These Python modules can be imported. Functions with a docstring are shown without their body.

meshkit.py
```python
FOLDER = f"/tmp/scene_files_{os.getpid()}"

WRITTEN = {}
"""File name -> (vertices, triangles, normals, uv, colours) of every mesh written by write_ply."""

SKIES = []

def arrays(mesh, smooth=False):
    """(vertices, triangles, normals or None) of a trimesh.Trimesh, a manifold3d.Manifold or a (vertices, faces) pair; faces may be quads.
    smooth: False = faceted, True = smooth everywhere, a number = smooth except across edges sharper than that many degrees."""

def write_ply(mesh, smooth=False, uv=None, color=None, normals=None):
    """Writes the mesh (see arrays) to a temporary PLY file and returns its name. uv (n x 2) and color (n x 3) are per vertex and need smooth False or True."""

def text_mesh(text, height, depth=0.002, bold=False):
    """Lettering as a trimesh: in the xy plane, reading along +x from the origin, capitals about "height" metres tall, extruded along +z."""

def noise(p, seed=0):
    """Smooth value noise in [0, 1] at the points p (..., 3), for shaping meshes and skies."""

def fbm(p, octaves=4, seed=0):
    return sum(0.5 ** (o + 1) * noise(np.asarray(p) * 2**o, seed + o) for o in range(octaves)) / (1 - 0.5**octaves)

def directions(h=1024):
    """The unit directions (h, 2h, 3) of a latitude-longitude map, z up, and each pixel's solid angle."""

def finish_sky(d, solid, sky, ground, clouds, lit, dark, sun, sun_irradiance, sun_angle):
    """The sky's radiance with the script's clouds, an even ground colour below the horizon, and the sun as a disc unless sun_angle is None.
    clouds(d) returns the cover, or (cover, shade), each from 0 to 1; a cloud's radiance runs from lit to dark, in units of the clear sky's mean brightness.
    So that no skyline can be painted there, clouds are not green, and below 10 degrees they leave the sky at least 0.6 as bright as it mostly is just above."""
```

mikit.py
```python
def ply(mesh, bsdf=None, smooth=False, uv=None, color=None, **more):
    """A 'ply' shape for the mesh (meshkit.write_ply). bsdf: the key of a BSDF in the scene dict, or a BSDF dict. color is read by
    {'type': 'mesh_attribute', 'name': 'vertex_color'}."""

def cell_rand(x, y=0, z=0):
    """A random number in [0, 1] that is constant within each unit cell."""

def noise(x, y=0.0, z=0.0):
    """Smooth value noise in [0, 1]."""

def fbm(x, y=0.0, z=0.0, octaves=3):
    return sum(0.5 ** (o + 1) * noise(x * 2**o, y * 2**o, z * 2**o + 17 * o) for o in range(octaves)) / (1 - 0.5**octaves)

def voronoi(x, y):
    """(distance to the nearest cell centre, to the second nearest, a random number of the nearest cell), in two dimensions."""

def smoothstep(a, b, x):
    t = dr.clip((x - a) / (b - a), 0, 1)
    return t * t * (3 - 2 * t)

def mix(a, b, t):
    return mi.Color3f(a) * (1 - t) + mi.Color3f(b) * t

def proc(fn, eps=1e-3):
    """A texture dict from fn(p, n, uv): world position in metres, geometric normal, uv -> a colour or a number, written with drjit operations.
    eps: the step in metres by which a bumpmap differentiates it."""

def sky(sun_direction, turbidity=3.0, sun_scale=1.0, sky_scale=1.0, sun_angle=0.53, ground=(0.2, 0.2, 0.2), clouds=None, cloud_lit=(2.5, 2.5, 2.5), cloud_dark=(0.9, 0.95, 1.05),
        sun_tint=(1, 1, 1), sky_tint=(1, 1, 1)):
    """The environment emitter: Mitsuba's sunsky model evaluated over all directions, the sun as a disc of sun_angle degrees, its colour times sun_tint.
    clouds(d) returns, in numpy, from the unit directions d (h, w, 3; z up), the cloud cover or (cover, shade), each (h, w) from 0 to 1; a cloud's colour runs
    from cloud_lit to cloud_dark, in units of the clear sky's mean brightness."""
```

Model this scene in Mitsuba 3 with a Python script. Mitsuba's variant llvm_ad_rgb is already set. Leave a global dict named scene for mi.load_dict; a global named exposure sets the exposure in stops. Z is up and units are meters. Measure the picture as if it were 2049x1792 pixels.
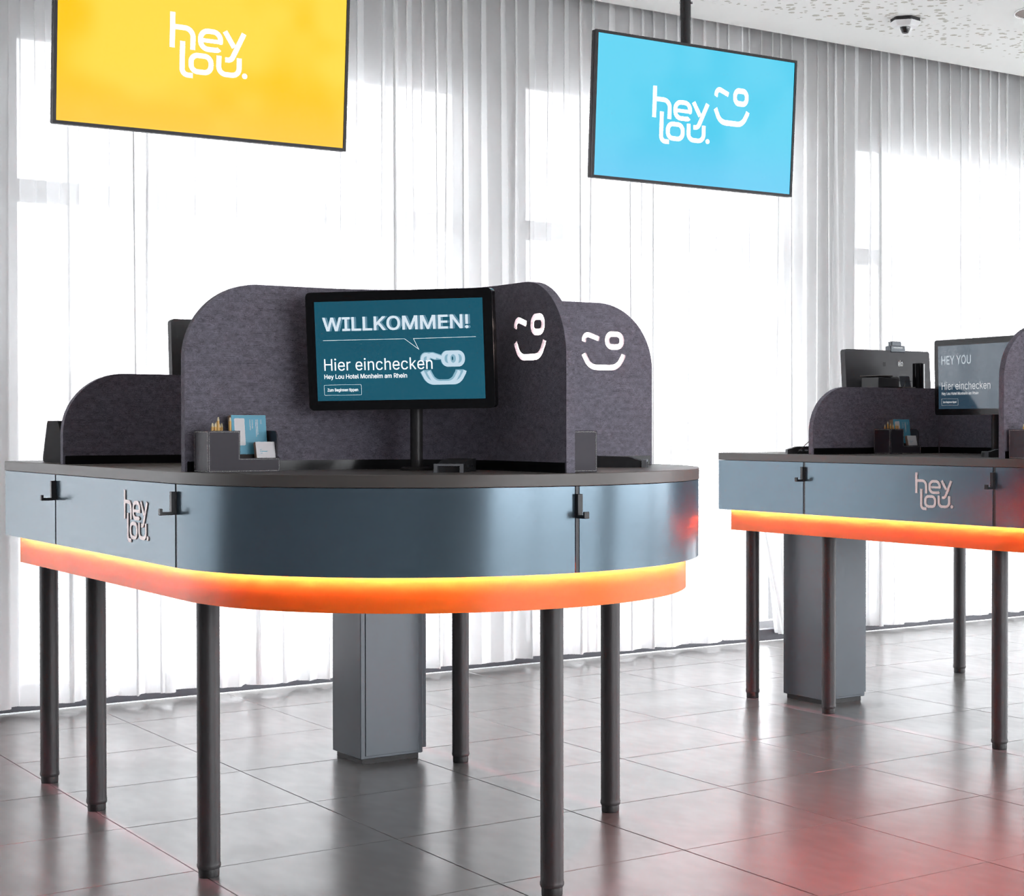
import math, random
import numpy as np
import trimesh
import drjit as dr
import mitsuba as mi
import mikit, meshkit
from manifold3d import Manifold, Mesh as MMesh
from shapely.geometry import Polygon, LineString, Point, MultiPolygon, box as sbox
from shapely.ops import unary_union
from shapely import affinity

random.seed(7)
RNG = np.random.default_rng(7)
T = mi.ScalarTransform4f
scene, labels = {'type': 'scene'}, {}

# ------------------------------------------------------------------ camera, sky, light, exposure
exposure = 3.12
EM = 0.125      # every light below is given for exposure 0 and scaled by this
YAW, PITCH, FOC, CAM_H = 0.6314, 0.013, 3392.0, 1.204
_f = np.array([math.sin(YAW) * math.cos(PITCH), math.cos(YAW) * math.cos(PITCH), -math.sin(PITCH)])
scene['camera'] = {
    'type': 'perspective', 'fov': math.degrees(2 * math.atan(2049 / 2 / FOC)), 'fov_axis': 'x',
    'principal_point_offset_x': -(1370.0 - 1024.5) / 2049, 'principal_point_offset_y': 0.0,
    'near_clip': 0.05, 'far_clip': 500.0,
    'to_world': T().look_at(origin=[0, 0, CAM_H], target=[float(_f[0]), float(_f[1]), CAM_H + float(_f[2])], up=[0, 0, 1])}
scene['sky'] = mikit.sky([0.2, 0.5, 0.84], turbidity=4.0, sun_scale=0.0, sky_scale=64.0 * EM, sun_angle=None,
                         ground=(0.45, 0.45, 0.45), clouds=lambda d: np.ones(d.shape[:2]),
                         cloud_lit=(1.0, 1.03, 1.07), cloud_dark=(0.9, 0.93, 0.98))

scene['sky']['sampling_weight'] = 10.0

# ------------------------------------------------------------------ helpers
def rgb(*c):
    return {'type': 'rgb', 'value': [float(x) for x in c]}

def pbr(name, col, rough=0.5, metallic=0.0, spec=0.5, two=True, **kw):
    d = {'type': 'principled', 'base_color': rgb(*col) if isinstance(col, tuple) else col,
         'roughness': rough, 'metallic': metallic, 'specular': spec, **kw}
    scene[name] = {'type': 'twosided', 'bsdf': d} if two else d
    return name

def key_for(name, parent=None):
    base = (parent + '__' if parent else '') + name
    k, n = base, 0
    while k in scene or k in labels or any(q.startswith(k + '__') for q in (scene if not parent else ())):
        n += 1
        k = f'{base}_{n:03d}'
    return k

def obj(name, mesh, mat, parent=None, smooth=False, to=None, label=None, emit=None, plydict=None, pick=0.0):
    k = key_for(name, parent)
    uv = np.array([[0, 0], [1, 0], [1, 1], [0, 1.0]]) if emit is not None and isinstance(emit, dict) else None
    d = dict(plydict) if plydict else mikit.ply(mesh, mat, smooth=smooth, uv=uv)
    if to is not None:
        d['to_world'] = to
    if emit is not None:
        d['emitter'] = {'type': 'area', 'radiance': emit if isinstance(emit, dict) else rgb(*[EM * x for x in emit]), 'sampling_weight': pick}
    scene[k] = d
    if label:
        labels[k] = {'label': label}
    return k

def thing(name, label, cat, group=None):
    k = key_for(name)
    labels[k] = {'label': label, 'category': cat}
    if group:
        labels[k]['group'] = group
    return k

def tag(k, label, cat, group=None):
    labels[k] = {'label': label, 'category': cat}
    if group:
        labels[k]['group'] = group
    return k

def struct(name, mesh, mat, smooth=False, label=None, **kw):
    k = obj(name, mesh, mat, smooth=smooth, **kw)
    labels[k] = {'kind': 'structure'}
    if label:
        labels[k]['label'] = label
    return k

def bx(x0, x1, y0, y1, z0, z1):
    m = trimesh.creation.box(extents=[abs(x1 - x0), abs(y1 - y0), abs(z1 - z0)])
    m.apply_translation([(x0 + x1) / 2, (y0 + y1) / 2, (z0 + z1) / 2])
    return m

def to_tri(man):
    m = man.to_mesh()
    return trimesh.Trimesh(np.array(m.vert_properties[:, :3], float), np.array(m.tri_verts), process=False)

def to_man(tm):
    tm = trimesh.Trimesh(tm.vertices, tm.faces, process=True)
    return Manifold(MMesh(np.asarray(tm.vertices, np.float32), np.asarray(tm.faces, np.uint32)))

def rbox(x0, x1, y0, y1, z0, z1, r=0.003):
    """box with chamfered edges: hull of three slimmer boxes"""
    r = min(r, (x1 - x0) / 2.1, (y1 - y0) / 2.1, (z1 - z0) / 2.1)
    pts = []
    for X in (0, 1):
        for Yy in (0, 1):
            for Z in (0, 1):
                c = np.array([(x0, x1)[X], (y0, y1)[Yy], (z0, z1)[Z]], float)
                s = np.array([1 - 2 * X, 1 - 2 * Yy, 1 - 2 * Z]) * r
                for a in range(3):
                    v = s.copy(); v[a] = 0
                    pts.append(c + v)
    return trimesh.convex.convex_hull(np.array(pts))

def extr(poly, h):
    gs = list(getattr(poly, 'geoms', [poly]))
    return trimesh.util.concatenate([trimesh.creation.extrude_polygon(g, h, engine='earcut') for g in gs if g.area > 1e-9])

def lathe(prof, n=32):
    return trimesh.creation.revolve(np.array(prof, float), sections=n)

def move(m, M):
    m = m.copy(); m.apply_transform(M); return m

def frame(origin, xa, ya, za):
    M = np.eye(4)
    M[:3, 0], M[:3, 1], M[:3, 2], M[:3, 3] = xa, ya, za, origin
    return M

def rotz(a, loc=(0, 0, 0)):
    c, s = math.cos(a), math.sin(a)
    return frame(loc, [c, s, 0], [-s, c, 0], [0, 0, 1])

def tube(pts, r, n=10):
    pts = np.asarray(pts, float)
    t = np.gradient(pts, axis=0); t /= np.linalg.norm(t, axis=1, keepdims=True)
    a = np.cross(t, np.where(np.abs(t[:, 2:]) < 0.9, [0, 0, 1.0], [1.0, 0, 0])); a /= np.linalg.norm(a, axis=1, keepdims=True)
    b = np.cross(t, a)
    ang = np.arange(n) * 2 * np.pi / n
    v = (pts[:, None] + r * (np.cos(ang)[None, :, None] * a[:, None] + np.sin(ang)[None, :, None] * b[:, None])).reshape(-1, 3)
    f = []
    for i in range(len(pts) - 1):
        for j in range(n):
            p, q = i * n + j, i * n + (j + 1) % n
            f += [[p, q, q + n], [p, q + n, p + n]]
    for e, o in ((0, 1), (len(pts) - 1, -1)):
        for j in range(1, n - 1):
            tri = [e * n, e * n + j, e * n + j + 1]
            f.append(tri if o < 0 else tri[::-1])
    m = trimesh.Trimesh(v, f, process=False); m.fix_normals(); return m

# ------------------------------------------------------------------ materials
sm, mx, fb, nz = mikit.smoothstep, mikit.mix, mikit.fbm, mikit.noise

def tile_col(p, n, uv):
    a = fb(p.x * 2.3, p.y * 2.3, 1.0, octaves=4)
    b = nz(p.x * 38, p.y * 16, 4.0)
    ix, iy = dr.floor(p.x / 0.6 - 1.7205), dr.floor(p.y / 0.6 - 9.4611 + 20)
    k = mikit.cell_rand(ix, iy, 3)
    v = 0.165 + 0.065 * (a - 0.5) + 0.018 * (b - 0.5) + 0.012 * (k - 0.5)
    return mi.Color3f(v * 1.03, v * 0.99, v * 0.95)

def tile_rough(p, n, uv):
    return 0.21 + 0.1 * fb(p.x * 5, p.y * 5, 7.0, octaves=3)

pbr('tile_mat', mikit.proc(tile_col), rough=mikit.proc(tile_rough), metallic=0.12, spec=1.0, clearcoat=1.0, clearcoat_gloss=0.65)
pbr('grout_mat', (0.05, 0.045, 0.042), 0.8)
pbr('panel_mat', (0.11, 0.17, 0.215), 0.2, metallic=0.6, spec=1.0, clearcoat=0.8, clearcoat_gloss=0.75)
pbr('rim_mat', (0.105, 0.095, 0.088), 0.38, spec=0.5)
pbr('divider_mat', (0.03, 0.03, 0.035), 0.35)
pbr('hook_mat', (0.018, 0.018, 0.02), 0.35)
pbr('band_mat', (0.92, 0.17, 0.015), 0.3, spec=0.3, clearcoat=0.35, clearcoat_gloss=0.7)
pbr('leg_mat', (0.035, 0.033, 0.034), 0.42, spec=0.5)
pbr('foot_mat', (0.012, 0.012, 0.012), 0.5)
pbr('column_mat', (0.08, 0.095, 0.11), 0.3, metallic=0.3, spec=0.9)
pbr('letter_mat', (0.78, 0.64, 0.62), 0.3, metallic=0.4, spec=0.5)
pbr('black_gloss', (0.006, 0.006, 0.007), 0.14, spec=0.3)
pbr('black_mat', (0.02, 0.02, 0.022), 0.45)
pbr('silver_mat', (0.55, 0.56, 0.58), 0.3, metallic=1.0)
pbr('white_plastic', (0.82, 0.82, 0.82), 0.35)
pbr('screen_mat', (0.004, 0.004, 0.005), 0.06, spec=0.9)
pbr('print_mat', (0.8, 0.82, 0.84), 0.5)
pbr('lamp_mat', (0.8, 0.8, 0.8), 0.6)
pbr('stitch_mat', (0.75, 0.74, 0.72), 0.7)
pbr('card_blue', (0.12, 0.42, 0.58), 0.4)
pbr('card_white', (0.82, 0.80, 0.82), 0.45)
pbr('card_edge', (0.42, 0.27, 0.19), 0.7)
pbr('pencil_wood', (0.78, 0.47, 0.13), 0.5)
pbr('pencil_tip', (0.85, 0.72, 0.5), 0.6)
pbr('leather', (0.04, 0.034, 0.046), 0.5, spec=0.35)
pbr('matte_black', (0.013, 0.013, 0.014), 0.7, spec=0.12)
pbr('monitor_back', (0.035, 0.035, 0.04), 0.4, spec=0.4)
pbr('leather_in', (0.03, 0.022, 0.02), 0.7)
pbr('alu', (0.78, 0.79, 0.8), 0.35, metallic=0.6)
pbr('frame_mat', (0.35, 0.35, 0.36), 0.4)
pbr('sill_mat', (0.05, 0.05, 0.06), 0.45)
pbr('wall_mat', (0.72, 0.72, 0.72), 0.8)
pbr('pier_mat', (0.12, 0.12, 0.12), 0.8)
pbr('far_wall_mat', (0.16, 0.165, 0.18), 0.7)
pbr('ground_mat', (0.5, 0.5, 0.5), 0.9)
pbr('dome_dark', (0.01, 0.01, 0.01), 0.2)
pbr('downlight_mat', (0.2, 0.15, 0.13), 0.5)

def felt_col(p, n, uv):
    a = nz(p.x * 420 + 90 * nz(p.x * 60, p.y * 60, p.z * 60), p.y * 420, p.z * 420)
    b = fb(p.x * 90, p.y * 90, p.z * 90, octaves=3)
    v = 0.175 + 0.16 * (a - 0.5) + 0.12 * (b - 0.5)
    return mi.Color3f(v * 0.98, v * 0.92, v * 1.12)
scene['felt'] = {'type': 'twosided', 'bsdf': {'type': 'principled', 'base_color': mikit.proc(felt_col), 'roughness': 0.95, 'specular': 0.2, 'sheen': 0.4}}

def ceil_col(p, n, uv):
    # random round perforations, none in the plain border along the curtain pocket and around the fittings
    d = mi.Float(9)
    for (sc, lo, hi, se) in ((17.0, 0.07, 0.20, 0.0), (11.0, 0.10, 0.22, 31.0)):
        x, y = p.x * sc + se, p.y * sc + 3 * se
        f1, f2, w = mikit.voronoi(x, y)
        on = w > (0.35 if se == 0 else 0.45)
        d = dr.minimum(d, dr.select(on, f1 - (lo + (hi - lo) * w), 9.0))
    hole = 1 - sm(-0.02, 0.03, d)
    plain = sm(6.86, 6.90, p.y)
    fx, fy = p.x - 6.75, p.y - 5.95
    plain = dr.maximum(plain, 1 - sm(0.42, 0.5, dr.sqrt(fx * fx + fy * fy)))
    hole = hole * (1 - plain)
    c = mx((0.80, 0.80, 0.775), (0.50, 0.49, 0.44), hole)
    seam = sm(0.0, 0.004, dr.abs(p.x - 5.2 - dr.round((p.x - 5.2) / 1.25) * 1.25))
    seam = dr.maximum(seam, plain)
    return c * (0.86 + 0.14 * seam)
pbr('ceil_mat', mikit.proc(ceil_col), 0.85, spec=0.2)

scene['voile'] = {'type': 'mask', 'opacity': 0.93, 'bsdf': {'type': 'principledthin', 'base_color': rgb(0.84, 0.84, 0.84), 'roughness': 0.9, 'diff_trans': 0.44, 'eta': 1.2, 'spec_trans': 0.0}}
scene['pane_glass'] = {'type': 'thindielectric', 'int_ior': 1.5}
scene['dome_glass'] = {'type': 'thindielectric', 'int_ior': 1.5}

# ------------------------------------------------------------------ the room
CZ, WY, CEIL_EDGE = 3.35, 7.40, 7.20
# floor: tiles 60 x 60 cm, each a part
fl = struct('floor', bx(-3.5, 13.5, -6.5, 7.39, -0.12, -0.004), 'grout_mat')
tx, ty = (1.7205 % 1.0) * 0.6, (9.4611 % 1.0) * 0.6
tile = rbox(0.0013, 0.5987, 0.0013, 0.5987, -0.012, 0.0, 0.0012)
tply = mikit.ply(tile, 'tile_mat')
for i in range(-2, 17):
    for j in range(1, 13):
        x0, y0 = tx + 0.6 * i, ty + 0.6 * j
        if y0 + 0.6 > 7.38:
            continue
        d = dict(tply)
        d['to_world'] = T().translate([x0, y0, float(RNG.uniform(-0.0004, 0.0))])
        scene[key_for('tile', 'floor')] = d
rest = [bx(-3.5, 13.5, -6.5, ty + 0.6 - 0.003, -0.01, -0.001), bx(-3.5, tx - 1.2 - 0.002, ty + 0.6, 7.38, -0.01, -0.001),
        bx(tx + 0.6 * 17 + 0.002, 13.5, ty + 0.6, 7.38, -0.01, -0.001), ]
scene['floor__plain_area'] = mikit.ply(trimesh.util.concatenate(rest), 'tile_mat')
j_last = max(j for j in range(1, 13) if ty + 0.6 * j + 0.6 <= 7.38)
yl = ty + 0.6 * (j_last + 1)
for i in range(-2, 17):
    scene[key_for('cut_tile', 'floor')] = mikit.ply(rbox(tx + 0.6 * i + 0.0013, tx + 0.6 * i + 0.5987, yl + 0.0013, 7.372, -0.012, 0, 0.0012), 'tile_mat')

struct('ceiling', bx(-3.5, 13.5, -6.5, CEIL_EDGE, CZ, CZ + 0.06), 'ceil_mat')
struct('ceiling_001', bx(-3.5, 13.5, CEIL_EDGE - 0.03, 7.75, CZ + 0.22, CZ + 0.28), 'pier_mat')
struct('ceiling_002', bx(-3.5, 13.5, CEIL_EDGE - 0.03, CEIL_EDGE, CZ + 0.06, CZ + 0.28), 'pier_mat', label='upright side of the curtain pocket')
labels['ceiling_001']['label'] = 'recessed curtain pocket along the window side of the ceiling'
struct('trim_1', rbox(-3.5, 13.5, 7.374, 7.386, -0.006, 0.004, 0.001), 'alu', label='thin aluminium strip where the tiled floor meets the window')
struct('trim_2', rbox(-3.5, 13.5, 7.40, 7.46, -0.01, 0.062, 0.003), 'sill_mat', label='dark low rail along the foot of the windows')

# window wall: piers, header; windows with frame, transom and panes
WX = [(-3.2, 1.3), (1.93, 4.17), (4.45, 6.25), (6.72, 9.2), (9.6, 13.2)]
HEAD = [2.92, 2.92, 3.0, 2.9, 2.9]
y0w, y1w = 7.50, 7.72
wall_parts = []
xs = [-3.5] + [v for w in WX for v in w] + [13.5]
for a, b in zip(xs[0::2], xs[1::2]):
    wall_parts.append(bx(a, b, y0w, y1w, -0.1, CZ + 0.25))
for (a, b), hz in zip(WX, HEAD):
    wall_parts.append(bx(a, b, y0w, y1w, hz, CZ + 0.25))
struct('wall_north', trimesh.util.concatenate(wall_parts), 'pier_mat')
for n, ((a, b), hz) in enumerate(zip(WX, HEAD), 1):
    w = 'window_%d' % n
    labels[w] = {'kind': 'structure'}
    fr = [bx(a, a + 0.05, 7.54, 7.6, 0.05, hz), bx(b - 0.05, b, 7.54, 7.6, 0.05, hz), bx(a, b, 7.54, 7.6, hz - 0.05, hz), bx(a, b, 7.54, 7.6, 0.0, 0.09)]
    scene[w + '__window_frame'] = mikit.ply(trimesh.util.concatenate(fr), 'frame_mat')
    scene[w + '__transom'] = mikit.ply(bx(a + 0.05, b - 0.05, 7.53, 7.61, 2.17, 2.26), 'frame_mat')
    nm = max(1, round((b - a) / 1.3))
    for q in range(nm):
        xa, xb = a + 0.05 + (b - a - 0.1) * q / nm, a + 0.05 + (b - a - 0.1) * (q + 1) / nm
        if q:
            scene[key_for('mullion', w)] = mikit.ply(bx(xa - 0.02, xa + 0.02, 7.545, 7.6, 0.09, 2.17), 'frame_mat')
        for (za, zb) in ((0.09, 2.17), (2.26, hz - 0.05)):
            v = np.array([[xa, 7.57, za], [xb, 7.57, za], [xb, 7.57, zb], [xa, 7.57, zb]])
            scene[key_for('pane', w)] = mikit.ply((v, np.array([[0, 1, 2], [0, 2, 3]])), 'pane_glass')

# the other sides of the room
struct('wall_west', bx(-3.6, -3.5, -6.5, 7.72, -0.1, CZ + 0.25), 'far_wall_mat')
ww = [bx(-3.5, 1.0, -6.6, -6.5, -0.1, CZ + 0.25), bx(1.0, 12.0, -6.6, -6.5, -0.1, 0.5), bx(1.0, 12.0, -6.6, -6.5, 2.9, CZ + 0.25), bx(12.0, 13.5, -6.6, -6.5, -0.1, CZ + 0.25),
      bx(4.5, 4.8, -6.6, -6.5, 0.5, 2.9), bx(8.4, 8.7, -6.6, -6.5, 0.5, 2.9)]
struct('wall_south', trimesh.util.concatenate(ww), 'far_wall_mat')
we = [bx(13.5, 13.6, -6.6, -5.0, -0.1, CZ + 0.25), bx(13.5, 13.6, 6.5, 7.72, -0.1, CZ + 0.25), bx(13.5, 13.6, -5.0, 6.5, -0.1, 0.4), bx(13.5, 13.6, -5.0, 6.5, 2.9, CZ + 0.25), bx(13.5, 13.6, 0.6, 1.0, 0.4, 2.9)]
struct('wall_east', trimesh.util.concatenate(we), 'far_wall_mat')
struct('outside_ground', bx(-40, 60, 7.9, 60, -0.3, -0.15), 'ground_mat', label='pale paved ground outside the windows')

# ------------------------------------------------------------------ curtains
def curtain(name, xa, xb, bulge_bottom_a=0.0, bulge_bottom_b=0.0, seed=1, back=0.0):
    """sheer curtain: pleats tight at the top, loosening downwards; closed edges; bulge_* moves the bottom corner sideways"""
    rng = np.random.default_rng(seed)
    L = xb - xa
    nfold = int(L / 0.088)
    per = 14
    s = np.linspace(0, 1, nfold * per + 1)
    wob = np.cumsum(rng.normal(0, 1, nfold + 3)); wob -= np.linspace(wob[0], wob[-1], nfold + 3)
    ph = s * nfold + 0.24 * np.interp(s, np.linspace(0, 1, nfold + 3), wob)
    amp_f = np.interp(s, np.linspace(0, 1, nfold + 1), rng.uniform(0.55, 1.25, nfold + 1))
    ph2 = s * nfold * 0.29 + 0.5 * np.interp(s, np.linspace(0, 1, nfold + 3), wob)
    rows = [(3.52, 1.0, 0.0), (3.3, 1.0, 0.05), (3.0, 0.95, 0.15), (2.4, 0.85, 0.35), (1.6, 0.75, 0.6), (1.05, 0.7, 0.8), (0.4, 0.68, 0.9), (0.028, 0.66, 1.0)]
    V = []
    for z, tight, loose in rows:
        sh = np.sin(2 * np.pi * ph)
        s2 = np.sin(2 * np.pi * ph2)
        y = 0.026 * tight * (1 - 0.5 * loose) * amp_f * np.sign(sh) * np.abs(sh) ** 0.8 + 0.036 * loose * np.sign(s2) * np.abs(s2) ** 1.0
        x = xa + L * s + 0.012 * np.sin(4 * np.pi * ph) * tight + loose * 0.016 * np.sin(4 * np.pi * ph2)
        x = x + max(0.0, 1.05 - z) / 1.05 * (bulge_bottom_a * (1 - s) ** 40 + bulge_bottom_b * s ** 40)
        zz = np.full_like(x, z)
        if z < 0.1:
            zz = zz + 0.008 + 0.005 * np.sin(2 * np.pi * (s * 5 + seed))
        V.append(np.stack([x, 7.315 + back + y, zz], 1))
    V = np.array(V)
    # refine rows
    fine = []
    for a, b in zip(V[:-1], V[1:]):
        for t in np.linspace(0, 1, 4, endpoint=False):
            fine.append(a + (b - a) * t)
    fine.append(V[-1]); V = np.array(fine)
    r, c = V.shape[:2]
    idx = np.arange(r * c).reshape(r, c)
    f = np.stack([idx[:-1, :-1], idx[1:, :-1], idx[1:, 1:], idx[:-1, 1:]], -1).reshape(-1, 4)
    f = np.vstack([f[:, [0, 1, 2]], f[:, [0, 2, 3]]])
    return trimesh.Trimesh(V.reshape(-1, 3), f, process=False)

k = obj('curtain', curtain('curtain', -3.3, 5.745, 0, 0.03, 3), 'voile', smooth=True)
tag(k, 'long sheer white curtain behind the nearer desk, hanging in pleats from the ceiling', 'curtain')
k = obj('curtain', curtain('curtain', 5.71, 13.3, 0.42, 0, 5, 0.045), 'voile', smooth=True)
tag(k, 'sheer white curtain on the right, behind the second desk and its monitors', 'curtain')

# ------------------------------------------------------------------ ceiling fittings
cam = thing('security_camera', 'white hexagonal ceiling camera with a clear dome', 'security camera')
cx_, cy_ = 6.23, 6.55
hexa = lambda r, z0, z1, r2=None: trimesh.convex.convex_hull(np.array([[r_ * math.cos(a), r_ * math.sin(a), z] for z, r_ in ((z0, r2 or r), (z1, r)) for a in np.arange(6) * math.pi / 3 + 0.16]))
obj('ceiling_gasket', move(hexa(0.078, CZ - 0.022, CZ), frame((cx_, cy_, 0), [1, 0, 0], [0, 1, 0], [0, 0, 1])), 'black_mat', cam)
obj('housing', move(hexa(0.086, CZ - 0.046, CZ - 0.02, 0.066), frame((cx_, cy_, 0), [1, 0, 0], [0, 1, 0], [0, 0, 1])), 'white_plastic', cam)
prof = [(0.0, -0.047)] + [(0.043 * math.sin(a), -0.047 * math.cos(a)) for a in np.linspace(0.1, math.pi / 2, 10)]
obj('dome', move(lathe(prof, 28), frame((cx_, cy_, CZ - 0.046), [1, 0, 0], [0, 1, 0], [0, 0, 1])), 'dome_glass', cam, smooth=True)
lens = trimesh.util.concatenate([move(lathe([(0, -0.03), (0.016, -0.03), (0.024, -0.012), (0.027, 0.0), (0, 0)], 20), frame((cx_, cy_, CZ - 0.046), [1, 0, 0], [0, 1, 0], [0, 0, 1]))])
obj('lens', lens, 'dome_dark', cam, smooth=40)
dl = thing('downlight', 'round dark recessed downlight at the edge of the ceiling', 'light')
obj('reflector', move(lathe([(0.0, 0.003), (0.15, 0.003), (0.153, -0.002), (0.148, -0.003)], 40), frame((6.72, 6.02, CZ - 0.004), [1, 0, 0], [0, 1, 0], [0, 0, 1])), 'downlight_mat', dl, smooth=40)
obj('ring', move(lathe([(0.15, 0.003), (0.160, 0.003), (0.160, -0.002), (0.15, -0.002), (0.15, 0.003)], 40), frame((6.72, 6.02, CZ - 0.004), [1, 0, 0], [0, 1, 0], [0, 0, 1])), 'white_plastic', dl)

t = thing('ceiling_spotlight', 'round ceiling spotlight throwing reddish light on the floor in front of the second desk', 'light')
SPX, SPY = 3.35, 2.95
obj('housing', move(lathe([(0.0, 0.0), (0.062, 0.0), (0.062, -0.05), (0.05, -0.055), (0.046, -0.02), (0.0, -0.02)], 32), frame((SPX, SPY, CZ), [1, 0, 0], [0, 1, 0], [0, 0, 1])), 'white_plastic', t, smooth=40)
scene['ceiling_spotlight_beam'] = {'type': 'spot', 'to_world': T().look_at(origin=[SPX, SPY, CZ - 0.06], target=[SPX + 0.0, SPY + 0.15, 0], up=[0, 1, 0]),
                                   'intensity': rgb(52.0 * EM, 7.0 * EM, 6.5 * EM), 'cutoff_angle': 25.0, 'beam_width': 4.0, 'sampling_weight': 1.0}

# ------------------------------------------------------------------ lettering
def stroke(pts, w, cap=2, join=1):
    return LineString(pts).buffer(w / 2, cap_style=cap, join_style=join, quad_segs=8)

def arc(cx, cy, r, a0, a1, n=10, ry=None):
    ry = ry or r
    return [(cx + r * math.cos(math.radians(a)), cy + ry * math.sin(math.radians(a))) for a in np.linspace(a0, a1, n)]

def rring(x0, x1, y0, y1, w, r):
    o = sbox(x0 + r, y0 + r, x1 - r, y1 - r).buffer(r, quad_segs=10)
    return o.difference(o.buffer(-w, quad_segs=10))

def word_logo(w=31.0):
    """two stacked words, lower case, drawn with even strokes; units: x right, y up; 478 wide, 383 high (0,0 = top left)"""
    h_ = w / 2
    g = []
    g.append(stroke([(h_, 0), (h_, -211)], w))                                                        # h stem
    g.append(stroke([(h_, -70 - h_)] + [(70, -70 - h_)] + arc(89, -70 - h_ - 50, 50, 90, 0, 10) + [(139, -211)], w))
    ex0, ex1 = 170 + h_, 322 - h_                                                                     # e
    ey0, ey1 = -212 + h_, -72 - h_
    r = 46
    yc = -145
    g.append(stroke([(ex1 - 4, yc), (ex1, yc), (ex1, ey1 - r)] + arc(ex1 - r, ey1 - r, r, 0, 90) + arc(ex0 + r, ey1 - r, r, 90, 180) + arc(ex0 + r, ey0 + r, r, 180, 270) + [(ex1 - 26, ey0)] + arc(ex1 - 24, ey0 + 20, 20, 280, 330, 4), w))
    g.append(stroke([(ex0, yc), (ex1 + h_ - 3, yc)], w * 0.8))
    g.append(stroke([(333, -75), (392, -166)], w, cap=2))                                             # y
    g.append(stroke([(452, -75), (385, -225)] + arc(354, -213, 33, -25, -80, 6) + [(338, -246)], w))
    g.append(stroke([(77, -166), (77, -330)] + arc(112, -330, 35, 180, 270, 9) + [(142, -365)], w))    # l
    g.append(rring(115, 267, -354, -225, w, 56))                                                       # o
    ux0, ux1 = 284 + h_, 441 - h_                                                                      # u
    g.append(stroke([(ux0, -226), (ux0, -335 + 44)] + arc(ux0 + 44, -335 + 44, 44, 180, 270) + arc(ux1 - 44, -335 + 44, 44, 270, 360) + [(ux1, -227)], w))
    g.append(Point(461, -332).buffer(17))
    return unary_union(g)

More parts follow.
